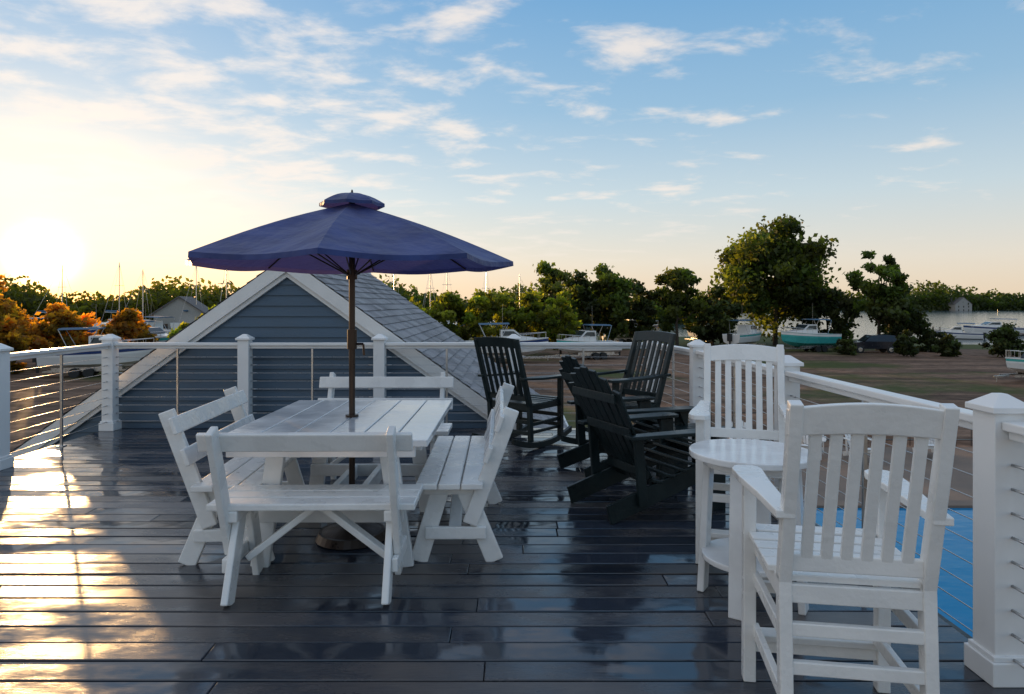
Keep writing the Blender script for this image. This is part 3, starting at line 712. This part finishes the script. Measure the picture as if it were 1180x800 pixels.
for sx in(-1.35,1.4):
    for s in(-1,1): b.cyl((sx,s*.90,.36),(sx,s*.94,.36),.2,n=14)
car=b.obj('parked_suv',['carp','glass','rubber','steel'],(34.0,64.5,G),175,bevel=.04)
def farhouse(x,y,w,d,h,rz):
    e=empty(nm('distant_house'),(x,y,float(gh(x,y)))); e.rotation_euler=(0,0,R(rz))
    b=MB(); b.box((0,0,h/2),(w,d,h)); b.prism([(-w/2,-d/2,h),(w/2,-d/2,h),(0,-d/2,h+w*.35)],(0,d,0)); b.obj('walls',['house'],parent=e)
    b=MB()
    for s in(-1,1): b.beam((0,0,h+w*.35+.05),(s*(w/2+.4),0,h-.23),d+.6,.15)
    b.obj('roof',['farroof'],parent=e)
    b=MB()
    for k in(-1,0,1):
        for z in(1.4,4.0):
            if z<h-.6: b.box((k*w*.3,-d/2-.01,z),(.9,.05,1.3))
    b.obj('windows',['glass'],parent=e)
farhouse(-44,92,6,8,3.4,15); farhouse(330,505,14,10,6,10)

# ------------------------------------------------------------------ world
w=bpy.data.worlds.new('World'); scene.world=w; w.use_nodes=True; N=w.node_tree.nodes; L=w.node_tree.links
bg=N['Background']; bg.inputs['Strength'].default_value=.15
sky=N.new('ShaderNodeTexSky'); sky.sky_type='NISHITA'; sky.sun_disc=False; sky.sun_elevation=SUN_EL; sky.sun_rotation=SUN_AZ; sky.altitude=0; sky.air_density=1.0; sky.dust_density=1.0; sky.ozone_density=2.0
tc=N.new('ShaderNodeTexCoord'); sx=N.new('ShaderNodeSeparateXYZ'); L.new(tc.outputs['Generated'],sx.inputs[0])
def math_(op,a,b_=None,c=None):
    n=N.new('ShaderNodeMath'); n.operation=op
    for i,v in enumerate((a,b_,c)):
        if v is None: continue
        if isinstance(v,(int,float)): n.inputs[i].default_value=v
        else: L.new(v,n.inputs[i])
    return n.outputs[0]
zz=math_('ADD',math_('MAXIMUM',sx.outputs[2],0.0),.12)
cb=N.new('ShaderNodeCombineXYZ'); L.new(math_('DIVIDE',sx.outputs[0],zz),cb.inputs[0]); L.new(math_('DIVIDE',sx.outputs[1],zz),cb.inputs[1])
mp=N.new('ShaderNodeMapping'); mp.inputs['Rotation'].default_value=(0,0,R(-36)); mp.inputs['Scale'].default_value=(1.0,1.3,1); mp.inputs['Location'].default_value=(.6,.3,0); L.new(cb.outputs[0],mp.inputs[0])
n1=N.new('ShaderNodeTexNoise'); n1.inputs['Scale'].default_value=3.0; n1.inputs['Detail'].default_value=10; n1.inputs['Roughness'].default_value=.58; n1.inputs['Distortion'].default_value=.2; L.new(mp.outputs[0],n1.inputs['Vector'])
n2=N.new('ShaderNodeTexNoise'); n2.inputs['Scale'].default_value=.8; n2.inputs['Detail'].default_value=2; L.new(mp.outputs[0],n2.inputs['Vector'])
s_=math_('ADD',n1.outputs[0],math_('MULTIPLY',n2.outputs[0],.25))
s_=math_('SUBTRACT',s_,math_('MULTIPLY',sx.outputs[0],.15))
mr=N.new('ShaderNodeMapRange'); mr.interpolation_type='SMOOTHSTEP'; mr.inputs[1].default_value=.60; mr.inputs[2].default_value=.83; L.new(s_,mr.inputs[0])
fade=N.new('ShaderNodeMapRange'); fade.inputs[1].default_value=.03; fade.inputs[2].default_value=.16; L.new(sx.outputs[2],fade.inputs[0])
mask=math_('MULTIPLY',mr.outputs[0],fade.outputs[0])
vd=N.new('ShaderNodeVectorMath'); vd.operation='DOT_PRODUCT'; nv=N.new('ShaderNodeVectorMath'); nv.operation='NORMALIZE'; L.new(tc.outputs['Generated'],nv.inputs[0]); L.new(nv.outputs[0],vd.inputs[0]); vd.inputs[1].default_value=SUND
dt=math_('MAXIMUM',vd.outputs['Value'],0)
g1=math_('MULTIPLY',math_('POWER',dt,3500),60.0); g2=math_('MULTIPLY',math_('POWER',dt,130),4.2); g3=math_('MULTIPLY',math_('POWER',dt,10),.8)
def sc(col,f):
    n=N.new('ShaderNodeVectorMath'); n.operation='SCALE'; n.inputs[0].default_value=col; L.new(f,n.inputs['Scale']); return n.outputs[0]
def vadd(a,b_):
    n=N.new('ShaderNodeVectorMath'); n.operation='ADD'; L.new(a,n.inputs[0]); L.new(b_,n.inputs[1]); return n.outputs[0]
glow=vadd(vadd(sc((1,.75,.36),g1),sc((1,.5,.0),g2)),sc((1,.78,.5),g3))
gain=N.new('ShaderNodeVectorMath'); gain.operation='MULTIPLY'; L.new(sky.outputs[0],gain.inputs[0]); gain.inputs[1].default_value=(.28,.28,.30)
cr=N.new('ShaderNodeValToRGB'); L.new(sx.outputs[2],cr.inputs[0]); e=cr.color_ramp.elements
stops=[(0,(.88,.71,.52)),(.06,(.83,.76,.67)),(.15,(.60,.71,.77)),(.27,(.32,.53,.73)),(.42,(.165,.40,.69)),(.6,(.30,.45,.67)),(.8,(.42,.52,.68)),(1,(.42,.52,.68))]
e[0].position=stops[0][0]; e[0].color=(*stops[0][1],1); e[1].position=1; e[1].color=(*stops[-1][1],1)
for p_,c_ in stops[1:-1]: el=e.new(p_); el.color=(*c_,1)
gr=N.new('ShaderNodeVectorMath'); gr.operation='SCALE'; L.new(cr.outputs[0],gr.inputs[0]); gr.inputs['Scale'].default_value=5.8
base=vadd(vadd(gain.outputs[0],gr.outputs[0]),glow)
cm=N.new('ShaderNodeMixRGB'); L.new(math_('MULTIPLY',mask,.8),cm.inputs[0]); L.new(base,cm.inputs[1])
cc=vadd(sc((6.7,6.0,5.4),math_('ADD',math_('MULTIPLY',math_('POWER',dt,4),.12),.93)),sc((1,.55,.1),g2)); L.new(cc,cm.inputs[2])
L.new(cm.outputs[0],bg.inputs['Color'])
# ------------------------------------------------------------------ sun
ld=bpy.data.lights.new('sun','SUN'); ld.energy=5; ld.angle=R(.5); ld.color=(1,.58,.24)
lo=bpy.data.objects.new('sun',ld); scene.collection.objects.link(lo); lo.rotation_euler=(-SUND).to_track_quat('-Z','Y').to_euler(); lo.location=(-20,30,10)
# ------------------------------------------------------------------ camera
cd=bpy.data.cameras.new('camera'); cd.lens=24; cd.sensor_width=36; cd.shift_y=-50/1180; cd.clip_end=9000; cd.clip_start=.05
co=bpy.data.objects.new('camera',cd); scene.collection.objects.link(co); co.location=(0,0,1.45); co.rotation_euler=(R(90),0,0); scene.camera=co
